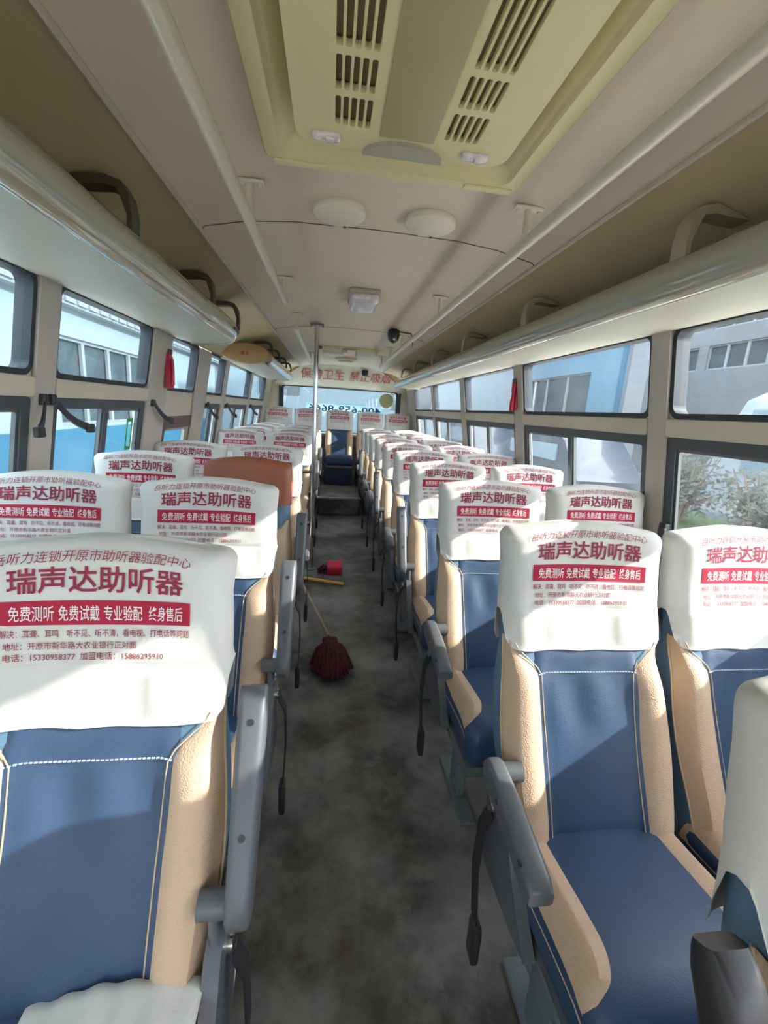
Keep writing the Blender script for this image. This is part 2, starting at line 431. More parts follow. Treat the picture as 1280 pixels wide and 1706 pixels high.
g = MB(); g.lathe([(.001, -.002), (.118, -.002), (.118, 0), (.001, 0)], (.925, Y1+.018, CAMZ+.178), 'y', 40); rch('round_sticker', g, 'olive_sticker')
# dark curtain-like edge trims beside the rear window and rear deck
for xa in (RW[0]-.06, RW[1]+.035):
    mb = MB(); mb.box(xa, xa+.03, Y1-.02, Y1, 1.0, CAMZ+.31); trim(mb, 'rubber')
mb = MB(); mb.rbox((C0, 7.43, .955), (1.14, .085, .03), .02); trim(mb, 'wall_beige', True)
# sloping header panel above the rear window
def header(y, z): return y, z
HP = [(6.93, 2.03), (7.02, 1.985), (7.14, 1.92), (7.30, 1.835), (7.42, 1.765), (7.505, CAMZ+.335)]
mb = MB(); rings = []
for y, z in HP:
    wd = min(1.06, max(.62, .62 + (2.0-z)*1.9)); zz = z
    rings.append([(C0-wd, y, zz-.015), (C0-.4, y, zz), (C0, y, zz+.004), (C0+.4, y, zz), (C0+wd, y, zz-.015), (C0+wd, y+.03, zz+.03), (C0-wd, y+.03, zz+.03)])
mb.loft(rings); trim(mb, 'wall_beige', True)
# front wall with the windscreen opening (behind the camera)
mb = MB(); mb.plate([rearout(), rr(C0-1.08, C0+1.08, .80, 1.50, .06)[::-1]], .05, lambda u, v, t: (u, Y0-.05+t, v)); struct('wall_front', mb, 'wall_beige')
nwin += 1
e = bpy.data.objects.new('window_%d' % nwin, None); COL.objects.link(e); e['kind'] = 'structure'; e.location = (C0, Y0, .85)
g = MB(); g.plate([rr(C0-1.08, C0+1.08, .80, 1.50, .06)], .004, lambda u, v, t: (u, Y0-.03+t, v)); rch('pane', g, 'glass_right')
# red slogan on the header
def hdr(u, v):        # v measured along the slope 0..1 -> on header between two profile points
    t = v; y = 7.02+(7.30-7.02)*(1-t); z = 1.985+(1.835-1.985)*(1-t)
    return (u, y-.008, z-.012)
mb = MB()
text_fit(mb, '保持卫生', -.49, .19, .05, .95, hdr, .006, shear=.02)
text_fit(mb, '禁止吸烟', .27, .93, .05, .95, hdr, .006, shear=.02)
o = link('slogan_lettering', mb.mesh('slogan_lettering', M['text_red'], False)); tag(o, 'red painted slogan characters on the panel above the rear window', 'lettering')

# steps up to the rear bench
mb = MB(); mb.rbox((C0, 6.02, .115), (.29, .345, .115), .012); trim(mb, 'floor_vinyl', True)
mb = MB(); mb.rbox((C0, 7.0, .115), (1.22, .62, .115), .012); trim(mb, 'floor_vinyl', True)
mb = MB(); mb.rbox((C0, 5.682, .226), (.292, .014, .012), .005); trim(mb, 'cap_grey', True)

# ------------------------------------------------------------------ overhead racks
def rack(side, y0, y1, inner, round_end, brackets, label, start_round=False):
    wallx = hw_wall(ZTOP); depth = wallx-abs(inner-C0)
    t = thing('luggage_rack', label, 'rack', (inner, (y0+y1)/2, 1.72))
    inv = Matrix.Translation(-t.location)
    def ch(nm, mb_, m_, sm=True, label=None, par=None):
        o = link(nm, mb_.mesh(nm, M[m_], sm)); o.parent = par or t
        o.matrix_parent_inverse = inv if not par else Matrix.Identity(4)
        if label: o['label'] = label
        return o
    ys = [y0+(y1-round_end-y0)*k/10 for k in range(11)] + [y1-round_end*(1-math.sin(R(90*k/12))) for k in range(1, 13)]
    def sc(y):
        if y <= y1-round_end: return 1.
        q = (y-(y1-round_end))/round_end
        return max(.02, (1-q**2.6))**(1/2.6) if q < 1 else .02
    X = lambda u, y: C0+side*(wallx-u*depth*sc(y))
    shelf = [(0, 1.753), (.35, 1.746), (.7, 1.739), (.93, 1.732), (.94, 1.745), (.7, 1.752), (.35, 1.760), (0, 1.769)]
    m1 = MB(); m1.loft([[(X(u, y), y, z) for u, z in shelf] for y in ys]); ch('shelf', m1, 'rack_shelf')
    prof = []
    for k in range(15):                                  # rounded front profile
        a = R(-115+k*(230/14)); prof.append((1-.085+.085*math.cos(a), 1.778+.054*math.sin(a)))
    prof += [(.86, 1.778)]
    m2 = MB(); m2.loft([[(X(u, y), y, z) for u, z in prof] for y in ys]); ch('front_profile', m2, 'rack_profile', label='glossy rounded front profile')
    if round_end > .2:
        m4 = MB(); m4.tube([(X(1.0, y), y, 1.778) for y in ys[10:-2]], .008, 8); ch('edge_bead', m4, 'bracket_dark')
    for yb in brackets:
        xi = inner+side*.02
        path = [(xi, 1.80), (xi-side*.004, 1.86), (xi+side*.002, 1.91), (xi+side*.02, 1.94), (xi+side*.06, 1.95), (xi+side*.12, 1.945), (xi+side*.16, 1.935)]
        zc = lambda x, z: min(z, ceil_z(x)-.004)
        m3 = MB(); rings = []
        for k, (x, z) in enumerate(path):
            a = Vector(path[max(k-1, 0)]); b = Vector(path[min(k+1, len(path)-1)]); dd = (b-a).normalized(); nn = Vector((dd.y, -dd.x))*side
            th = .022 if 2 <= k <= 5 else .013
            p0 = Vector((x, z)); p1 = p0 + nn*th
            hw_ = .026
            rings.append([(p0.x, yb-hw_, zc(p0.x, p0.y)), (p0.x, yb+hw_, zc(p0.x, p0.y)), (p1.x, yb+hw_, zc(p1.x, p1.y)-.0005), (p1.x, yb-hw_, zc(p1.x, p1.y)-.0005)])
        m3.loft(rings); b_ = ch('bracket', m3, 'bracket_plastic' if side > 0 else 'bracket_dark')
    return t, ch, X
rack(1, Y0+.05, 6.35, .862, .12, (-.75, .2, 1.15, 2.09, 3.07, 4.0, 4.9, 5.75), 'long overhead luggage rack with hoop brackets along the right side')
rack(-1, Y0+.05, 3.0, -.532, .42, (-.4, .55, 1.41, 2.24, 2.80), 'overhead luggage rack on the left ending in a rounded corner before the door')
t, ch, X = rack(-1, 4.1, 6.45, -.532, .06, (4.32, 4.9, 5.6, 6.2), 'short overhead luggage rack on the left behind the door, with tan end cap')
m_ = MB(); zc0 = 1.80
ring0 = []; cxr = (-.532+C0-hw_wall(1.78))/2
def capring(k, y): return [(cxr+(.215*k)*math.cos(2*math.pi*i/36), y, zc0+(.075*k)*math.sin(2*math.pi*i/36)*(1.0 if math.sin(2*math.pi*i/36) < 0 else 1.25)) for i in range(36)]
m_.loft([capring(.2, 4.035), capring(.75, 4.042), capring(.93, 4.055), capring(1, 4.085), capring(1, 4.13)])
ch('end_cap', m_, 'tan_cap', label='tan rounded end cap with a small orange mark')
m_ = MB()
for k in (0, 1): m_.rbox((cxr-.018+.036*k, 4.034, zc0+.003), (.013, .003, .014), .003, 2)
ch('orange_mark', m_, 'orange_mark')

# ------------------------------------------------------------------ handrails under the ceiling
def handrail(x, y0, y1, posts, label):
    zr = CAMZ+.525
    t = thing('ceiling_handrail', label, 'handrail', (x, (y0+y1)/2, zr), group=None)
    def ch(nm, mb_, m_, par=t):
        o = link(nm, mb_.mesh(nm, M[m_])); o.parent = par; o.matrix_parent_inverse = Matrix.Translation(-t.location); return o
    m1 = MB(); m1.tube([(x, y0, zr), (x, y0+.01, zr)]+[(x, y0+(y1-y0)*k/8, zr) for k in range(1, 8)]+[(x, y1-.01, zr), (x, y1, zr)], [.012]+[.0175]*9+[.012], 16); ch('rail_tube', m1, 'rail_paint')
    for yp in posts:
        zt = ceil_z(x)-.002
        m2 = MB(); m2.tube([(x, yp, zr), (x, yp, zt)], .011, 12); p = ch('post', m2, 'rail_paint')
        m3 = MB(); m3.rbox((x, yp, zt-.004), (.045, .016, .005), .005, 3); m3.rbox((x-.034, yp, zt-.011), (.006, .006, .004), .003, 2); m3.rbox((x+.034, yp, zt-.011), (.006, .006, .004), .003, 2)
        o = link('flange', m3.mesh('flange', M['rail_paint'])); o.parent = p
        p.matrix_parent_inverse = Matrix.Translation(-t.location)
handrail(.57, -2.4, 5.45, (-.6, .4, 1.42, 2.5, 3.80, 4.55, 5.3), 'long cream handrail under the ceiling right of the hatch')
handrail(-.26, -2.4, 2.5, (-.6, .5, 1.48, 2.44), 'cream handrail under the ceiling left of the hatch, in front of the pole')
handrail(-.26, 3.25, 5.6, (3.30, 5.45), 'short cream handrail under the ceiling behind the pole')

# stanchion pole and door guard rail
t = thing('stanchion_pole', 'floor to ceiling chrome pole on the left edge of the aisle', 'pole', (-.13, 3.64, 0))
m_ = MB(); m_.tube([(0,0,.01), (0,0,2.025)], .0175, 16); part('pole_tube', m_, 'chrome', t)
m_ = MB(); m_.lathe([(.045, 0), (.045, .008), (.025, .02), (.02, .04)], (0,0,0)); part('base_flange', m_, 'grey_steel', t)
m_ = MB(); m_.rbox((0,0,2.016), (.055,.02,.006), .005, 3); m_.rbox((-.045,0,2.004), (.006,.006,.010), .004, 2); m_.rbox((.045,0,2.004), (.006,.006,.010), .004, 2); part('top_flange', m_, 'grey_steel', t)
t = thing('door_guard_rail', 'low chrome guard rail beside the pole at the middle door', 'handrail', (-.25, 3.64, 0))
m_ = MB(); m_.tube([(.10,0,.86), (-.30,0,.86), (-.55,0,.86), (-.60,0,.82), (-.60,0,.0)], .014, 12); part('rail_tube', m_, 'chrome', t)
m_ = MB(); m_.tube([(.10,0,.42), (-.60,0,.42)], .011, 12); part('rail_tube', m_, 'chrome', t)

# ------------------------------------------------------------------ ceiling fixtures
t = thing('roof_vent_unit', 'large cream air vent unit with slotted panel in the ceiling', 'vent', (.14, .55, 2.0))
def uch(nm, mb_, m_, sm=True, label=None):
    o = link(nm, mb_.mesh(nm, M[m_], sm)); o.parent = t; o.matrix_parent_inverse = Matrix.Translation(-t.location)
    if label: o['label'] = label
    return o
FX0, FX1, FY0, FY1 = -.185, .478, -.55, 1.305
m_ = MB(); rings = []
for off, z in ((.0, 2.028), (.0, 1.992), (.006, 1.986), (.040, 1.986), (.046, 1.994), (.052, 1.996), (.075, 2.012), (.082, 2.034)):
    rings.append([(a, b, z) for a, b in rr(FX0+off, FX1-off, FY0+off, FY1-off, .05-off*.3, 6)])
m_.loft(rings, True, False); uch('frame', m_, 'cream_plastic')
for xa in (FX0+.02, FX1-.15):
    m_ = MB(); m_.rbox((xa+.065, FY1-.024, 1.984), (.065, .012, .004), .004, 3); uch('frame_insert', m_, 'cream_plastic')
PX0, PX1, PY0, PY1 = -.095, .373, -.46, 1.128
holes = []
for xs in ((-.012, .063), (.217, .290)):
    for (a, b) in ((-.40, -.28), (-.265, -.15), (-.135, .0), (.015, .14), (.155, .30), (.315, .50), (.52, .665), (.765 if 0 else .68, .851), (.867, .948), (.965, 1.050)):
        for k in range(5):
            x0 = xs[0]+k*.0152; holes.append(rr(x0, x0+.0105, a, b, .004, 2)[::-1])
m_ = MB(); m_.plate([rr(PX0, PX1, PY0, PY1, .05, 6), ] + holes, .012, lambda u, v, t_: (u, v, 1.956+t_)); uch('slotted_panel', m_, 'cream_plastic', False)
m_ = MB(); m_.loft([[(a, b, z) for a, b in rr(PX0+.001, PX1-.001, PY0+.001, PY1-.001, .05, 6)] for z in (1.968, 2.03)], True, False); uch('panel_side', m_, 'cream_plastic')
m_ = MB(); m_.box(PX0+.01, PX1-.01, PY0+.01, PY1-.01, 1.9705, 1.974); uch('filter_mat', m_, 'slot_dark', False)
m_ = MB(); m_.rbox((.14, .32, 1.955), (.059, .745, .003), .003, 4); uch('duct_strip', m_, 'olive_duct', label='glossy olive strip between the slot rows')
m_ = MB(); m_.plate([[(.14+.09*math.cos(R(a)), 1.128-.052*math.sin(R(a))) for a in range(0, 181, 10)]], .01, lambda u, v, t_: (u, v, 1.947+t_)); uch('pull_dial', m_, 'cap_grey', label='grey half-round grip')
for xa in (-.03, .297):
    m_ = MB(); m_.rbox((xa, 1.088, 1.952), (.030, .011, .006), .005, 4); m_.rbox((xa+.008, 1.085, 1.946), (.010, .008, .005), .004, 3); uch('latch', m_, 'lens_lilac', label='clear plastic latch')

for (xc, yc, lab) in ((.005, 1.63, 'round white disc on the ceiling, left one of the pair'), (.312, 1.63, 'round white disc on the ceiling, right one of the pair')):
    m_ = MB(); t = thing('ceiling_disc', lab, 'disc', (xc, yc, 2.03), group='pair of round ceiling discs')
    m_.lathe([(.002, .004), (.084, .004), (.088, -.004), (.086, -.016), (.078, -.022), (.002, -.024)], (0,0,0)); part('cover_disc', m_, 'white_cap', t)
    m_ = MB(); m_.lathe([(.002, 0), (.006, 0), (.006, -.004), (.002, -.004)], (.02, .075, -.020)); part('screw', m_, 'dark_plastic', t)
t = thing('dome_light', 'squarish ceiling lamp with faceted clear cover', 'lamp', (.165, 2.72, 2.03))
m_ = MB(); m_.rbox((0,0,-.008), (.088,.17,.016), .016, 5); part('lamp_base', m_, 'cap_grey', t)
m_ = MB(); m_.rbox((0,0,-.035), (.080,.155,.030), .03, 8); part('lens', m_, 'lens_lilac', t)
t = thing('security_camera', 'small black dome camera on the ceiling beside the right handrail', 'camera', (.47, 3.62, 2.0))
m_ = MB(); m_.lathe([(.002,.02),(.045,.02),(.048,-.01),(.046,-.03),(.038,-.055),(.022,-.072),(.002,-.078)], (0,0,0)); part('dome', m_, 'dark_plastic', t)
m_ = MB(); m_.rbox((0,-.035,-.05), (.012,.012,.012), .011, 4); part('lens', m_, 'chrome', t)
m_ = MB(); m_.tube([(.03,0,.012),(.14,.01,.005),(.16,.02,-.03),(.16,.02,-.10)], .006, 8); part('cable', m_, 'bracket_dark', t)
t = thing('ceiling_camera', 'tiny dark dome camera above the rear slogan', 'camera', (.50, 7.02, 1.955))
m_ = MB(); m_.lathe([(.002,.03),(.05,.03),(.05,-.01),(.036,-.045),(.002,-.06)], (0,0,0), n=20); part('dome', m_, 'dark_plastic', t)
t = thing('rear_air_outlet', 'cream two-part air outlet on the ceiling above the rear rows', 'vent', (.19, 5.05, 2.03))
m_ = MB(); m_.rbox((0,0,-.006), (.36,.16,.012), .01, 4); part('base_plate', m_, 'cream_plastic', t)
for xa in (-.19, .17):
    m_ = MB(); m_.rbox((xa,-.02,-.040), (.115,.13,.036), .02, 5); part('louvre_box', m_, 'white_cap', t)
m_ = MB()
for k in range(5): m_.box(-.10+.013*k, -.094+.013*k, -.157, -.150, -.055, -.02)
part('grille', m_, 'slot_dark', t, smooth=False)
m_ = MB(); m_.rbox((-.335,-.10,-.018), (.03,.06,.012), .006, 3); part('dark_vent', m_, 'bracket_dark', t)
m_ = MB(); m_.rbox((-.01,-.11,-.015), (.075,.05,.012), .006, 3); part('centre_vent', m_, 'olive_duct', t)
t = thing('ceiling_speaker', 'round ceiling speaker just before the rear slogan', 'speaker', (.165, 5.95, 2.03))
m_ = MB(); m_.lathe([(.002,.0),(.14,.0),(.145,-.02),(.12,-.035),(.002,-.035)], (0,0,0), n=28); part('rim', m_, 'white_cap', t)
m_ = MB(); m_.lathe([(.002,-.034),(.10,-.034),(.09,-.046),(.002,-.05)], (0,0,0), n=28); part('grille', m_, 'olive_duct', t)

# ------------------------------------------------------------------ safety hammers, window straps, latch
def hammer(side, y, z, lab):
    t = thing('safety_hammer', lab, 'hammer', (C0+side*(hw_wall(z)-.022), y, z))
    if side < 0:
        m_ = MB(); m_.plate([[(-.034, -.11), (.034, -.11), (.034, .075), (.0, .105), (-.034, .09)]], .026, lambda u, v, t_: (-.004+t_, u, v)); part('holder', m_, 'hammer_red', t, smooth=False)
        m_ = MB(); m_.tube([(.026, 0, -.09), (.03, 0, 0), (.026, 0, .06)], [.012, .010, .012], 12); part('handle', m_, 'hammer_red', t)
    else:
        m_ = MB(); m_.rbox((.004, 0, 0), (.008, .026, .10), .006, 4); part('holder', m_, 'hammer_red', t)
        m_ = MB(); m_.tube([(-.016, 0, -.105), (-.016, 0, -.10), (-.016, 0, -.03), (-.016, 0, -.02), (-.016, 0, .02), (-.016, 0, .03), (-.016, 0, .085)], [.012, .017, .017, .012, .012, .017, .017], 14); part('handle', m_, 'hammer_red', t)
    m_ = MB(); m_.rbox((-side*.014, 0, .10), (.014, .022, .016), .008, 4); part('hammer_head', m_, 'bracket_dark', t, label='dark hammer head')
hammer(-1, 2.865, CAMZ+.165, 'red safety hammer in its holder on the left pillar')
hammer(1, 3.0, CAMZ+.165, 'red safety hammer with dark head on the right pillar')
def strap(side, y, z, dy, lab, kind='window_strap'):
    x = C0+side*(hw_wall(z)-.03)
    t = thing(kind, lab, 'strap', (x, y, z), group='black window straps')
    m_ = MB(); rings = []
    for k in range(7):
        q = k/6; yy = dy*q; zz = -.10*q-.02*math.sin(q*3.1); wd = .012+.004*q
        rings.append([(-.004-side*.03*q, yy, zz-wd), (.004-side*.03*q, yy, zz-wd), (.004-side*.03*q, yy, zz+wd), (-.004-side*.03*q, yy, zz+wd)])
    m_.loft(rings); part('band', m_, 'rubber', t)
    m_ = MB(); m_.rbox((-side*.034, dy*1.08, -.107), (.010, .022, .018), .006, 3); part('end_tab', m_, 'dark_plastic', t)
    m_ = MB(); m_.rbox((side*.008, 0, 0), (.015, .014, .02), .006, 3); part('mount', m_, 'dark_plastic', t)
for y, dy, lab in ((1.72, -.10, 'black strap hanging forward from the first pillar on the left'), (1.77, .15, 'black strap hanging rearward from the first pillar on the left'),
                   (2.70, .16, 'black strap on the left pillar under the red hammer'), (3.84, .12, 'black strap just behind the middle door'),
                   (4.52, .20, 'black strap on the second pillar behind the door'), (5.80, .22, 'rearmost black window strap on the left')):
    strap(-1, y, CAMZ-.035, dy, lab)
t = thing('window_latch', 'small black latch on the first right window pillar', 'latch', (C0+hw_wall(.99)-.02, 1.56, .99))
m_ = MB(); m_.rbox((0,0,0), (.014,.018,.03), .006, 4); part('body', m_, 'dark_plastic', t)
m_ = MB(); m_.rbox((-.012,-.01,.0), (.008,.012,.012), .004, 3); part('tab', m_, 'rubber', t)

# ------------------------------------------------------------------ seats
YC_ = [(.36, -.195), (.45, -.160), (.60, -.092), (.72, -.038), (.82, 0), (.95, .028), (1.05, .048), (1.15, .070)]
HW_ = [(.36, .196), (.45, .205), (.60, .222), (.72, .218), (.82, .205), (.95, .205), (1.05, .204), (1.10, .201), (1.15, .198)]
TH_ = [(.36, .105), (.55, .120), (.80, .100), (1.0, .085), (1.15, .075)]
YC = lambda z: smooth_pts(YC_, z)
HW = lambda z: smooth_pts(HW_, z)
TH = lambda z: smooth_pts(TH_, z)
def relief(x, z):
    k = abs(x)/HW(z)
    return .020*sstep(.50, .72, k)*(1-sstep(.74, .83, z)) - .010*sstep(.82, .95, z)*(1-k*k)
def ring(z, off, ztop=None):
    hw = HW(z)+off; yf = YC(z)-off; yb = YC(z)+TH(z)+off; r = max(.004, min(.038+off, (yb-yf)/2-.002)); pts = []
    for k in range(17): pts.append((-hw+r+(2*hw-2*r)*k/16, yf))
    for k in range(1, 5): a = R(-90+90*k/5); pts.append((hw-r+r*math.cos(a), yf+r+r*math.sin(a)))
    for k in range(4): pts.append((hw, yf+r+(yb-yf-2*r)*k/3))
    for k in range(1, 5): a = R(90*k/5); pts.append((hw-r+r*math.cos(a), yb-r+r*math.sin(a)))
    for k in range(13): pts.append((hw-r-(2*hw-2*r)*k/12, yb))
    for k in range(1, 5): a = R(90+90*k/5); pts.append((-hw+r+r*math.cos(a), yb-r+r*math.sin(a)))
    for k in range(4): pts.append((-hw, yb-r-(yb-yf-2*r)*k/3))
    for k in range(1, 5): a = R(180+90*k/5); pts.append((-hw+r+r*math.cos(a), yf+r+r*math.sin(a)))
    out = []
    for x, y in pts:
        if y < yf+r: y -= relief(x, z)*(1-(y-yf)/r)
        out.append((x, y, z + .020*sstep(1.0, 1.11, z)*(1-(x/hw)**2)))
    return out
def shell(z0, off, rtop=.034):
    """rings from z0 up over the rounded top of the backrest"""
    zt = 1.108+off; zs = zt-rtop; rings = []
    n = max(3, int((zs-z0)/.035))
    for k in range(n): rings.append(ring(z0+(zs-z0)*k/n, off))
    for k in range(6):
        a = R(90*k/5*.94); rings.append(ring(zs+rtop*math.sin(a), off-rtop*(1-math.cos(a))))
    return rings
def close_top(mb, rings):
    n = len(rings[0]); base = len(mb.v)-n
    c = Vector((0,0,0))
    for p in rings[-1]: c += Vector(p)
    c /= n; c.z += .004
    mb.v.append(tuple(c)); ci = len(mb.v)-1
    for k in range(n): mb.f.append((base+k, base+(k+1) % n, ci))
def backrest_mesh():
    mb = MB(); rg = shell(.37, 0); mb.loft(rg, True, False); mb.f.append(tuple(range(len(rg[0])-1, -1, -1))); close_top(mb, rg)
    return mb
def centre_panel_mesh():      # deep blue front panel between the bolsters
    mb = MB()
    def fn(u, v):
        z = .395+(.865-.395)*v; x = -.158+.316*u
        e_ = min(u, 1-u, v, 1-v); k = sstep(0, .12, e_)
        w_ = .0035*math.sin(x*52+z*9)*sstep(.60, .70, z)*(1-sstep(.74, .80, z)) + .003*noise.noise(Vector((x*14, z*9, 3.1)))
        return (x, YC(z)-relief(x, z)-.001-.007*k-w_*k + .006*(1-k), z)
    mb.grid(fn, 26, 30); return mb
def pillow(fn, nu, nv, ends=6):
    """raised pad: fn(a,b,k)->point, k=0 at the rim .. 1 inside"""
    mb = MB()
    def g(u, v):
        e_ = min(u, 1-u)*2.0; e2 = min(v, 1-v)*ends
        k = math.sqrt(max(0, min(1, e_)))*math.sqrt(max(0, min(1, e2)))
        return fn(u, v, k)
    mb.grid(g, nu, nv); return mb
def xin(z): return .124 + .066*sstep(.762, .845, z)**1.3 + .004*math.sin(z*9)
def bolster_mesh(s):
    def fn(u, v, k):
        z = .39+(.845-.39)*v; xi = xin(z); xo = HW(z)+.003; x = xi+(xo-xi)*u
        y = YC(z)-relief(min(x, HW(z)-.02), z)
        wrap = sstep(.72, 1, u)*.036
        return (s*x, y+wrap+.003-(.020-.011*sstep(.77, .82, z))*k, z)
    return pillow(fn, 12, 26)
def piping_mesh(s):
    mb = MB(); pts = []
    for k in range(25):
        z = .40+(.845-.40)*k/24; x = xin(z)-.0015; pts.append((s*x, YC(z)-relief(x, z)-.0085, z))
    mb.tube(pts, .0014, 6)
    pts = []
    for k in range(25):
        z = .40+(.845-.40)*k/24; pts.append((s*(HW(z)+.0035), YC(z)-relief(HW(z)-.02, z)+.035, z))
    mb.tube(pts, .0022, 6); return mb
def stitch_mesh():
    mb = MB(); x = -.135
    while x < .135:
        z = .775; mb.box(x, x+.0052, YC(z)-relief(x, z)-.0125, YC(z)-relief(x, z)-.009, z-.0007, z+.0007); x += .0075
    return mb
WR = [random.uniform(-1, 1) for _ in range(8)]
def cover_pt(p, z, off):
    """cloth wrinkles added to a point of the cover"""
    x, y, zz = p; hw = HW(min(z, 1.14))
    inprint = (1-sstep(.13, .165, abs(x)))*sstep(.912, .932, z)*(1-sstep(1.10, 1.12, z))
    front = 1 if y < YC(z)+.02 else .6
    n1 = noise.noise(Vector((x*16, y*16, z*10)))*.0075 + noise.noise(Vector((x*38, y*30, z*22)))*.0016
    fold = (.0034*math.sin(x*70+2.0*noise.noise(Vector((x*6, 0, z*6)))) + .0026*noise.noise(Vector((x*26, 1.7, z*7))))*sstep(.935, .905, z)*sstep(.828, .850, z) - .004*math.exp(-((z-.926)/.006)**2)*(1-sstep(.17, .19, abs(x)))
    d = (n1*(1-.92*inprint) + fold)
    ear = .010*sstep(.86, 1.0, abs(x)/hw)*sstep(1.06, 1.10, z)
    sx = 1 if x > 0 else -1
    flap = .004*sstep(.93, .86, z)*(1 if abs(x) > hw-.004 else 0)
    return (x + sx*(ear+flap+abs(n1)*.6*(abs(x) > hw-.01)), y - (d if y < YC(z)+.03 else -d), zz + ear*.5)
def cover_mesh(off=.011):
    mb = MB(); top = shell(.95, off); proto = ring(.95, off); n = len(proto); rows = []
    nl = 16
    for k in range(nl):
        t = k/nl; row = []
        for i in range(n):
            xf = proto[i][0]; yfr = proto[i][1]
            fr = 1-sstep(YC(.95)+.0, YC(.95)+.03, yfr); bk = sstep(YC(.95)+.06, YC(.95)+.09, yfr)
            zb = .828*fr + .80*bk + .912*(1-fr-bk)
            zb += .004*noise.noise(Vector((xf*10, yfr*10, 5)))
            z = zb+(.95-zb)*t
            o2 = off + (.0015 if k < 1 else 0)
            row.append(cover_pt(ring(z, o2)[i], z, off))
        rows.append(row)
    for rg in top: rows.append([cover_pt(p, min(p[2], 1.13), off) for p in rg])
    mb.loft(rows, True, False); close_top(mb, rows); return mb
def coverfront(x, z, lift):
    y = YC(z)-.011-relief(x, z); p = cover_pt((x, y, z), z, .011)
    return (x, p[1]-lift, z + .020*sstep(1.0, 1.11, z)*(1-(x/HW(z))**2))
LIFT = .0022
def lettering_mesh():
    mb = MB(); f = lambda u, v: coverfront(u, v, LIFT)
    text_fit(mb, '岳听力连锁开原市助听器验配中心', -.162, .153, 1.090, 1.108, f, .0, shear=.25)
    return mb
def contact_mesh():
    mb = MB(); f = lambda u, v: coverfront(u, v, LIFT)
    text_fit(mb, '解决：耳聋、耳鸣　听不见、听不清，看电视、打电话等问题', -.152, .152, .977, .991, f, .003)
    text_fit(mb, '地址：开原市新华路大农业银行正对面', -.147, .062, .957, .970, f, .003)
    text_fit(mb, '电话：15330958377  加盟电话：15886295910', -.146, .108, .938, .951, f, .003)
    return mb
def title_mesh():
    mb = MB(); text_fit(mb, '瑞声达助听器', -.142, .140, 1.046, 1.0835, lambda u, v: coverfront(u, v, LIFT), .016); return mb
def band_mesh():
    mb = MB(); mb.grid(lambda u, v: coverfront(-.153+.306*u, .9985+.0375*v, LIFT), 24, 4); return mb
def bandtext_mesh():
    mb = MB(); f = lambda u, v: coverfront(u, v, LIFT+.0009)
    for tx, a, b in (('免费测听', -.139, -.070), ('免费试戴', -.063, .002), ('专业验配', .009, .072), ('终身售后', .083, .140)):
        text_fit(mb, tx, a, b, 1.0055, 1.029, f, .006)
    return mb
CZ = lambda y: .425 + .030*sstep(-.12, -.45, y)       # cushion top rises to the front
def cushion_mesh():
    mb = MB()
    def fn(p):
        x, y, z = p
        t = (z-.30)/.12
        k = .012*(1-(x/.215)**2)
        return (x*(1+.0*t), y, z + (CZ(y)-.425)*max(0, t) + k*max(0, t) - .02*sstep(-.44, -.53, y)*max(0, t))
    mb.rbox((0, -.325, .365), (.213, .205, .062), .045, 22, fn); return mb
def cush_z(x, y):
    r = .045; d = max(0, abs(x)-.168); e = max(0, -.485-y)
    dr = r-math.sqrt(max(0, r*r-min(r, math.hypot(d, e))**2))
    return .427 + CZ(y)-.425 + .012*(1-(x/.215)**2) - .02*sstep(-.44, -.53, y) - dr
def cushion_bolster_mesh(s):
    def fn(u, v, k):
        y = -.135-.345*v; xo = .2135; xi = .130-.008*v
        if v > .72: q = (v-.72)/.28; xi = xi+(xo-.012-xi)*(1-math.sqrt(max(0, 1-q*q)))
        x = xi+(xo-xi)*u
        return (s*(x+.003*k*u), y, cush_z(x, y)-.014+.027*k)
    return pillow(fn, 20, 90, 14)
def frame_mesh():
    mb = MB(); mb.rbox((0, -.315, .285), (.211, .20, .022), .01, 3); mb.rbox((0, -.11, .33), (.20, .03, .05), .015, 3); return mb
def seatleg_mesh(x):
    mb = MB(); mb.rbox((x, -.30, .145), (.018, .045, .135), .008, 3); mb.rbox((x, -.30, .008), (.028, .15, .008), .004, 3); mb.rbox((x, -.30, .255), (.022, .15, .012), .006, 3); return mb
def plinth_mesh():
    mb = MB(); mb.rbox((0, -.29, .137), (.218, .215, .135), .012, 4); return mb
def sidecover_mesh(a):
    mb = MB(); x0, x1 = (.213, .240)
    out = [(-.33, .30), (-.26, .285), (-.10, .275), (-.045, .31), (-.05, .40), (-.07, .47), (-.10, .515), (-.13, .525), (-.165, .51), (-.195, .46), (-.235, .40), (-.28, .35)]
    mb.plate([out], x1-x0, lambda u, v, t: (a*(x0+t), u, v)); return mb
def bolt_mesh(a):
    mb = MB(); mb.lathe([(.002, 0), (.018, 0), (.018, .010), (.010, .016), (.002, .016)], (a*.240, -.115, .470) if a > 0 else (a*.256, -.115, .470), 'x', 16); return mb
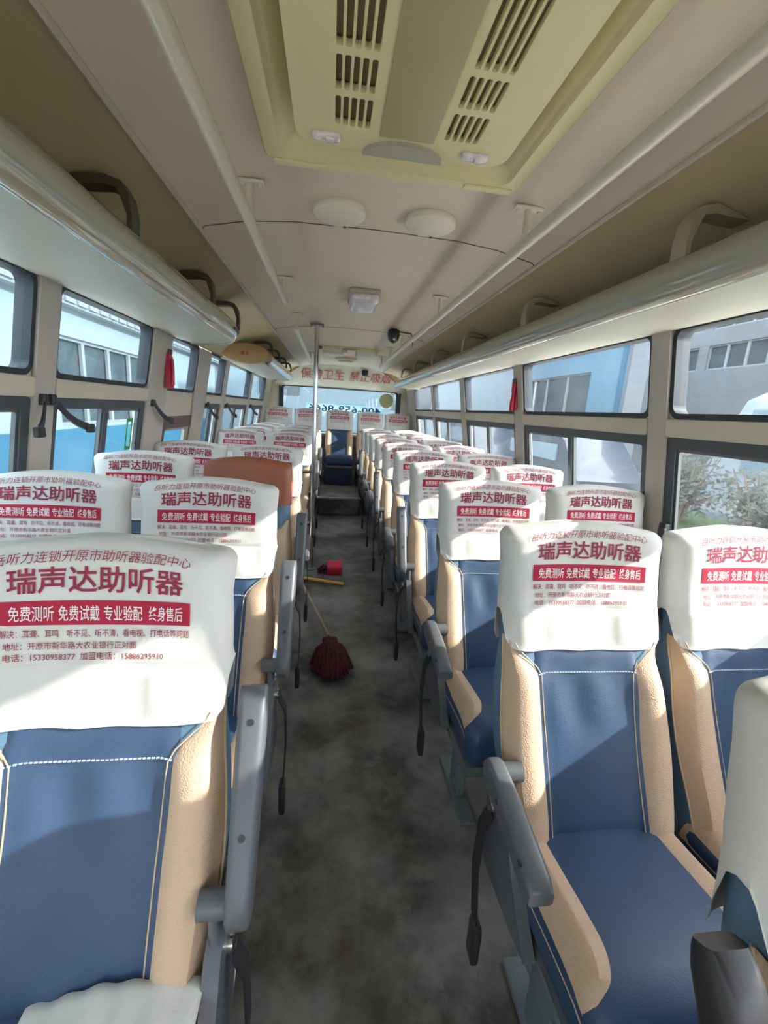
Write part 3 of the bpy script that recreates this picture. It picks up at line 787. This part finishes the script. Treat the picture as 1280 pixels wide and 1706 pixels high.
def arm_mesh(a, up):
    """armrest paddle hinged beside the backrest; up = folded back"""
    mb = MB(); L_ = .335 if up else .25
    def prof(q): # q 0 pivot .. 1 tip : half height, half width
        return (.036-.010*q, .021+.006*q)
    px, py, pz = a*.265, -.135, .585
    dr = Vector((0, .50, .866)) if up else Vector((0, -.995, -.02))
    nr = Vector((0, -.866, .50)) if up else Vector((0, -.02, .995))
    rings = []
    qs = [-.11, -.10, -.06, 0, .1, .25, .4, .55, .7, .82, .92, .97, 1.0]
    for q in qs:
        hh, ww = prof(max(q, 0))
        if q < 0: s_ = math.sqrt(max(.03, 1-(q/-.111)**2)); hh *= s_; ww *= .75+.25*s_
        if q > .9: s_ = 1-.45*((q-.9)/.1)**2; hh *= s_; ww *= 1-.12*((q-.9)/.1)**2
        c_ = Vector((px, py, pz)) + dr*(q*L_) - nr*(.030*(max(q, 0))**2*(0 if up else 1))
        rg = []
        for (u, v) in rr(-ww, ww, -hh, hh, min(ww, hh)*.55, 3): rg.append(c_ + Vector((u, 0, 0)) + nr*v)
        rings.append(rg)
    mb.loft(rings); return mb
def hinge_mesh(a):
    mb = MB(); mb.tube([(a*.200, -.135, .585), (a*.245, -.135, .585)], .022, 14); mb.rbox((a*.226, -.13, .53), (.010, .022, .06), .008, 3); return mb
def screw_mesh(a, up, q):
    mb = MB(); px, py, pz = a*.265, -.135, .585
    dr = Vector((0, .50, .866)) if up else Vector((0, -.995, -.02)); nr = Vector((0, -.866, .50)) if up else Vector((a, 0, 0))
    if 1:
        c_ = Vector((px, py, pz))+dr*(q*(.335 if up else .25))+nr*((.036-.010*q) if up else (.021+.006*q))
        mb.tube([c_-nr*.002, c_+nr*.0015], .006, 10)
    return mb
def belt_mesh(a):
    mb = MB(); pts = [(a*.252, -.12, .46), (a*.272, -.125, .42), (a*.276, -.13, .30), (a*.270, -.15, .16)]
    rings = []
    for x, y, z in pts: rings.append([(x-.002, y-.020, z), (x+.002, y-.020, z), (x+.002, y+.020, z), (x-.002, y+.020, z)])
    mb.loft(rings); return mb
def buckle_mesh(a):
    mb = MB(); mb.rbox((a*.268, -.16, .105), (.011, .024, .058), .008, 4); return mb
def headpad_mesh():
    mb = MB(); rg = shell(.915, .006); mb.loft(rg, True, False); close_top(mb, rg); return mb
CACHE = {}
def cm(name, fn, m, *a, smooth=True):
    k = (name,)+a
    if k not in CACHE: CACHE[k] = fn(*a).mesh(name, M[m], smooth)
    return CACHE[k]
def seat(x, y, label, group, aisle=0, arm=None, dz=0, covered=True, rz=0., dark_arm=False, plinth=False):
    t = thing('bus_seat', label, 'seat', (x, y, dz), rz, group)
    link('backrest', cm('backrest', backrest_mesh, 'blue_side'), t)
    link('centre_panel', cm('centre_panel', centre_panel_mesh, 'blue_vinyl'), t)
    for s in (-1, 1):
        b = link('bolster', cm('bolster', bolster_mesh, 'tan_leather', s), t)
        link('piping', cm('piping', piping_mesh, 'piping', s), b)
    link('stitching', cm('stitching', stitch_mesh, 'thread', smooth=False), t)
    c = link('cushion', cm('cushion', cushion_mesh, 'blue_vinyl'), t)
    for s in (-1, 1): link('cushion_bolster', cm('cushion_bolster', cushion_bolster_mesh, 'tan_leather', s), c)
    link('seat_frame', cm('seat_frame', frame_mesh, 'grey_steel'), t)
    if plinth: link('base_box', cm('base_box', plinth_mesh, 'navy_base'), t)
    else:
      for s in (-.15, .15): link('leg', cm('leg', seatleg_mesh, 'grey_steel', s), t)
    if covered:
        h = link('headrest_cover', cm('headrest_cover', cover_mesh, 'cover_cloth'), t)
        link('tagline_lettering', cm('tagline_lettering', lettering_mesh, 'maroon_print', smooth=False), h)
        link('contact_lettering', cm('contact_lettering', contact_mesh, 'maroon_print', smooth=False), h)
        link('printed_title', cm('printed_title', title_mesh, 'maroon_print', smooth=False), h)
        link('printed_band', cm('printed_band', band_mesh, 'red_print', smooth=False), h)
        link('band_lettering', cm('band_lettering', bandtext_mesh, 'white_print', smooth=False), h)
    else:
        link('headrest_pad', cm('headrest_pad', headpad_mesh, 'brown_leather'), t)
    if aisle:
        sc_ = link('side_cover', cm('side_cover', sidecover_mesh, 'grey_plastic', aisle), t)
        link('bolt', cm('bolt', bolt_mesh, 'chrome', aisle), sc_)
        a_ = link('armrest', (arm_mesh(aisle, True).mesh('armrest', M['dark_plastic']) if dark_arm else cm('armrest', arm_mesh, 'grey_plastic', aisle, arm == 'up')), t)
        if dark_arm: a_['label'] = 'black folded-up armrest'
        link('hinge', cm('hinge', hinge_mesh, 'grey_plastic', aisle), a_)
        for q in (.30, .82): link('screw', cm('screw', screw_mesh, 'dark_plastic', aisle, arm == 'up', q), a_)
        b_ = link('belt', cm('belt', belt_mesh, 'belt_web', aisle), t)
        link('buckle', cm('buckle', buckle_mesh, 'dark_plastic', aisle), b_)
    return t
ORD = ['nearest', 'second', 'third', 'fourth', 'fifth', 'sixth', 'seventh', 'eighth', 'ninth', 'tenth']
XRA, XRW, XLA, XLW = .673, 1.148, -.388, -.862
PITCH = .68
# right of the aisle: row zero is the seat seen from behind at the lower right corner
seat(XRA+.014, .938-PITCH, 'blue seat at the lower right corner whose white cover is cut by the frame', 'seats right of the aisle', -1, 'up', dark_arm=True)
for k in range(9):
    y = .938+PITCH*k; rw = ORD[k]; sc = random.uniform(-.006, .006)
    seat(XRA, y, 'white-covered blue aisle seat in the %s full row on the right' % rw, 'seats right of the aisle', -1, 'up' if k in (2, 4, 7) else 'down', rz=sc)
    seat(XRW, y, 'white-covered blue window seat in the %s full row on the right' % rw, 'seats right of the aisle', 0, rz=-sc)
LROWS = [.704, 1.388, 2.07, 2.75, 4.30, 4.98, 5.66, 6.32]
for k, y in enumerate(LROWS):
    rw = ORD[k]; sc = random.uniform(-.006, .006)
    if k == 2:
        seat(XLA, y, 'blue seat with bare brown leather headrest, no white cover, left of the aisle', 'seats left of the aisle', 1, 'up', covered=False, rz=sc)
    else:
        seat(XLA, y, 'white-covered blue aisle seat in the %s row on the left' % rw, 'seats left of the aisle', 1, 'up' if k in (0, 1, 4, 6) else 'down', rz=sc)
    seat(XLW, y, 'white-covered blue window seat in the %s row on the left' % rw, 'seats left of the aisle', 0, rz=-sc)
for x, lab in ((-.838, 'leftmost'), (-.368, 'second from left'), (.145, 'middle'), (.645, 'second from right'), (1.105, 'rightmost')):
    seat(x, 7.20, 'seat with white head cover on the raised rear bench, %s of the five' % lab, 'seats of the rear bench', dz=.23, plinth=True)

# ------------------------------------------------------------------ cloth on the first left seat
t = None
mb = MB()
def clothfn(u, v):
    x = -.07+.265*u; y = -.165-.30*v
    z = CZ(y)+.022+.034*u + .010*math.sin(u*34+v*3)*(.5+.5*v)*.6 + .008*noise.noise(Vector((x*12, y*12, 2))) + .012*math.sin(math.pi*u)
    if u > .85: z -= (u-.85)*.10
    return (x, y, z)
mb.grid(clothfn, 40, 20)
o = link('white_cloth', mb.mesh('white_cloth', M['cover_cloth']), None, (XLA+.02, .704, 0)); tag(o, 'crumpled white cloth lying on the cushion of the nearest left seat', 'cloth')
md = o.modifiers.new('thick', 'SOLIDIFY'); md.thickness = .004; md.offset = 1

# ------------------------------------------------------------------ mop and broom on the aisle floor
t = thing('mop', 'maroon yarn mop with pale wooden handle lying in the aisle', 'mop', (.035, 2.17, 0))
m_ = MB(); m_.tube([(-.005, .17, .075), (-.23, 1.12, .035)], .011, 10); part('handle', m_, 'wood', t)
m_ = MB(); m_.rbox((.005, .13, .060), (.045, .04, .022), .02, 4); part('clamp', m_, 'mop_yarn', t)
m_ = MB(); rnd = random.Random(3)
for k in range(150):
    a = rnd.uniform(-1, 1); ln = rnd.uniform(.7, 1.0); x1 = a*.105+rnd.uniform(-.015, .015) + .02; y1 = .10-ln*(.29-.12*a*a)
    hgt = .055+.03*rnd.random(); pts = []
    for q in range(6):
        s_ = q/5; pts.append((.005+(x1-.005)*(s_**.8)+rnd.uniform(-.007, .007), .13+(y1-.13)*s_+rnd.uniform(-.006, .006), max(.009, .055+hgt*math.sin(s_*2.6)*(1-abs(a)*.5)-.05*s_*s_*1.1)))
    m_.tube(pts, [.008, .009, .009, .009, .008, .006], 6)
part('yarn_head', m_, 'mop_yarn', t)
t = thing('broom', 'yellow stick broom with red brush lying across the aisle by the pole', 'broom', (-.02, 3.36, 0))
m_ = MB(); m_.tube([(-.20, .03, .022), (.17, -.09, .016)], .013, 10); part('stick', m_, 'yellow_plastic', t)
t = thing('red_dustpan', 'pinkish red dustpan lying beyond the yellow broom', 'dustpan', (.065, 3.57, 0))
m_ = MB(); m_.rbox((.01, 0, .045), (.065, .07, .045), .012, 5, lambda p: (p.x, p.y, p.z*(.75+.25*(p.y+.07)/.14))); part('pan', m_, 'pink_red', t)
m_ = MB()
for k in range(40):
    x0 = -.055-rnd.uniform(0, .085); y0 = rnd.uniform(-.06, .03); m_.tube([(-.05, y0*.5, .045), ((x0-.05)/2, y0, .055), (x0, y0+rnd.uniform(-.02, .02), .012)], .005, 5)
part('bristles', m_, 'mop_yarn', t)

# ------------------------------------------------------------------ outside the windows
GZ = -.85
mb = MB(); mb.box(-60, 60, -40, 60, GZ-.1, GZ); o = struct('ground', mb, 'ext_ground')
mb = MB(); mb.box(-4.7, 4.6, -14, 16, GZ, GZ+.012); o = struct('bounce_apron', mb, 'bounce_pale')  # pale apron out of view, added to bounce daylight up to the ceiling
def facade(t, axis_fn, u0, u1, v0, v1, wins, wm, depth=.25, frame_m='ext_frame', mull=3):
    """wall plate with window openings; each window a part with a pane sub-part"""
    mb = MB(); mb.plate([[(u0, v0), (u1, v0), (u1, v1), (u0, v1)]] + [[(a, c), (a, d_), (b, d_), (b, c)] for a, b, c, d_ in wins], depth, axis_fn)
    o = link('wall', mb.mesh('wall', M[wm], False), t)
    for a, b, c, d_ in wins:
        g = MB(); n = mull; hs = []
        for k in range(n):
            x0 = a+(b-a)*k/n+.05; x1 = a+(b-a)*(k+1)/n-.05; hs.append([(x0, c+.06), (x0, d_-.06), (x1, d_-.06), (x1, c+.06)])
        g.plate([[(a, c), (b, c), (b, d_), (a, d_)]] + hs, .06, lambda u, v, t_: axis_fn(u, v, t_+.06)); f_ = link('window', g.mesh('window', M[frame_m], False), t)
        g = MB(); g.plate([[(a, c), (b, c), (b, d_), (a, d_)]], .02, lambda u, v, t_: axis_fn(u, v, t_+.14)); link('pane', g.mesh('pane', M['ext_pane'], False), f_)
# left: long low white building with a blue base, taller block behind
XL = -5.0
t = thing('low_building', 'low white building with blue base and tall windows outside on the left', 'building', (0, 0, 0))
fx = lambda u, v, t_: (XL-t_, u, v)
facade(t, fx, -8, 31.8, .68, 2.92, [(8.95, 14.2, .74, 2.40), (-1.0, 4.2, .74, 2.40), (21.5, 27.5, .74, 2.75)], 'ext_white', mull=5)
mb = MB(); mb.box(XL-.25, XL+.03, -8, 31.8, GZ, .68); link('blue_base', mb.mesh('blue_base', M['ext_blue'], False), t)
mb = MB(); mb.box(XL-4, XL+.20, -8, 31.8, 2.92, 2.97)
for k in range(98): mb.box(XL+.05, XL+.24, -8+.405*k, -8+.405*k+.32, 2.97, 3.05)
link('roof', mb.mesh('roof', M['ext_frame'], False), t)
t = thing('grey_block', 'tall grey block with balcony windows beyond the low building on the left', 'building', (0, 0, 0))
fx2 = lambda u, v, t_: (-12-t_, u, v)
facade(t, fx2, -4, 30, GZ, 12, [(a, a+3.2, z, z+1.8) for a in (-1, 6, 12, 17.2, 23) for z in (5.2, 8.4)], 'ext_brick', mull=4)
# right: pale blue building, grey brick block, vans, hedge
t = thing('blue_building', 'pale blue building with a wide window outside on the right', 'building', (0, 0, 0))
fx3 = lambda u, v, t_: (9+t_, u, v)
facade(t, fx3, 13.0, 30, GZ, 8, [(14.9, 19.8, 1.75, 3.2)], 'ext_paleblue', mull=3)
mb = MB(); mb.box(8.9, 9.0, 13.05, 13.2, GZ, 8); link('downpipe', mb.mesh('downpipe', M['ext_blue'], False), t)
mb = MB(); mb.box(9.0, 9.6, 12.85, 13.0, GZ, 8); link('end_wall', mb.mesh('end_wall', M['ext_brick'], False), t)
t = thing('brick_block', 'grey block with rows of white-framed windows outside on the right', 'building', (0, 0, 0))
fx4 = lambda u, v, t_: (16+t_, u, v)
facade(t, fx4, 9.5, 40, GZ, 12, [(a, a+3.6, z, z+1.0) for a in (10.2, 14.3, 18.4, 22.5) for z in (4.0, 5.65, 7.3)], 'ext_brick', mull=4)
t = thing('rear_building', 'pale building seen through the rear window', 'building', (0, 0, 0))
fx5 = lambda u, v, t_: (u, 20+t_, v)
facade(t, fx5, -4.7, 8.7, GZ, 9, [(-3.2, -1.35, 1.75, 4.2), (2.6, 4.6, 1.4, 4.2)], 'ext_white', mull=2)
def van(x, y, lab, h=2.1, L_=4.6, paint='van_white'):
    t = thing('parked_van', lab, 'van', (x, y, GZ))
    prof = [(-L_/2, .35), (-L_/2, 1.0), (-L_/2+.25, 1.15), (-L_/2+.95, h-.12), (-L_/2+1.25, h), (L_/2-.25, h), (L_/2-.03, h-.2), (L_/2, 1.1), (L_/2, .35)]
    mb = MB(); rings = []
    for xs, k in ((-.86, .93), (-.80, 1), (.80, 1), (.86, .93)):
        rings.append([(xs*(1 if z < 1.3 else .90), yy*(1 if k == 1 else .985), z if z < 1.3 else 1.3+(z-1.3)*k) for yy, z in prof])
    mb.loft(rings); part('body', mb, paint, t)
    mb = MB()
    for s in (-1, 1): mb.box(min(s*.80, s*.835), max(s*.80, s*.835), -L_/2+1.2, L_/2-.4, 1.32, h-.28)
    part('side_windows', mb, 'van_glass', t, smooth=False)
    for yy in (-L_/2+.9, L_/2-.9):
        for s in (-1, 1):
            mb = MB(); mb.lathe([(.1, -.1), (.32, -.1), (.34, -.06), (.34, .06), (.32, .1), (.1, .1)], (s*.78, yy, .34), 'x', 20); part('wheel', mb, 'tyre', t)
    return t
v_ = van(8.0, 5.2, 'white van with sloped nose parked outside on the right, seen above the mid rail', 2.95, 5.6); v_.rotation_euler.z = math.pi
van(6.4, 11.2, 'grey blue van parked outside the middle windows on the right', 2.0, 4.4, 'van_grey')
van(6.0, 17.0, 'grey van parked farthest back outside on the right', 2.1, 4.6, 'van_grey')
def bush(x, y, h, r, lab, n=1400):
    t = thing('bush', lab, 'bush', (x, y, GZ), group='bushes outside the right windows'); rnd = random.Random(int(x*10+y*7))
    mb = MB()
    for k in range(n):
        d_ = Vector((rnd.gauss(0, 1), rnd.gauss(0, 1), rnd.gauss(0, 1))).normalized()*rnd.uniform(.25, 1)
        c_ = Vector((d_.x*r, d_.y*r, h*.55+d_.z*h*.45)); u = Vector((rnd.gauss(0, 1), rnd.gauss(0, 1), rnd.gauss(0, 1))).normalized(); v = u.orthogonal().normalized(); s_ = rnd.uniform(.02, .05)
        mb.add([c_-u*s_*1.5, c_-v*s_*.6, c_+u*s_*1.5, c_+v*s_*.6], [(0, 1, 2, 3)])
    part('foliage', mb, 'leaf', t)
    mb = MB()
    for k in range(6):
        a = k*1.05; mb.tube([(0, 0, 0), (math.cos(a)*r*.3, math.sin(a)*r*.3, h*.5), (math.cos(a)*r*.7, math.sin(a)*r*.7, h*.9)], [.03, .02, .008], 6)
    part('stems', mb, 'bark', t); return t
for k, (x, y, h, r) in enumerate(((6.0, 5.2, 1.35, .62), (6.1, 6.7, 1.45, .60), (5.9, 3.8, 1.4, .60), (6.0, 2.4, 1.4, .60))):
    o = bush(x, y, h, r, 'grey twiggy bush outside the first right windows, %s along the grass bank' % ('second from the rear', 'rearmost', 'third from the rear', 'fourth from the rear')[k]); o.location.z = -.30
mb = MB(); mb.loft([[(4.7, y, GZ-.1), (4.7, y, GZ+.02), (5.3, y, -.50), (6.2, y, -.16), (7.0, y, -.12), (7.05, y, GZ-.1)] for y in (-3, 0, 3, 8.2)]); o = struct('lawn', mb, 'ext_grass')
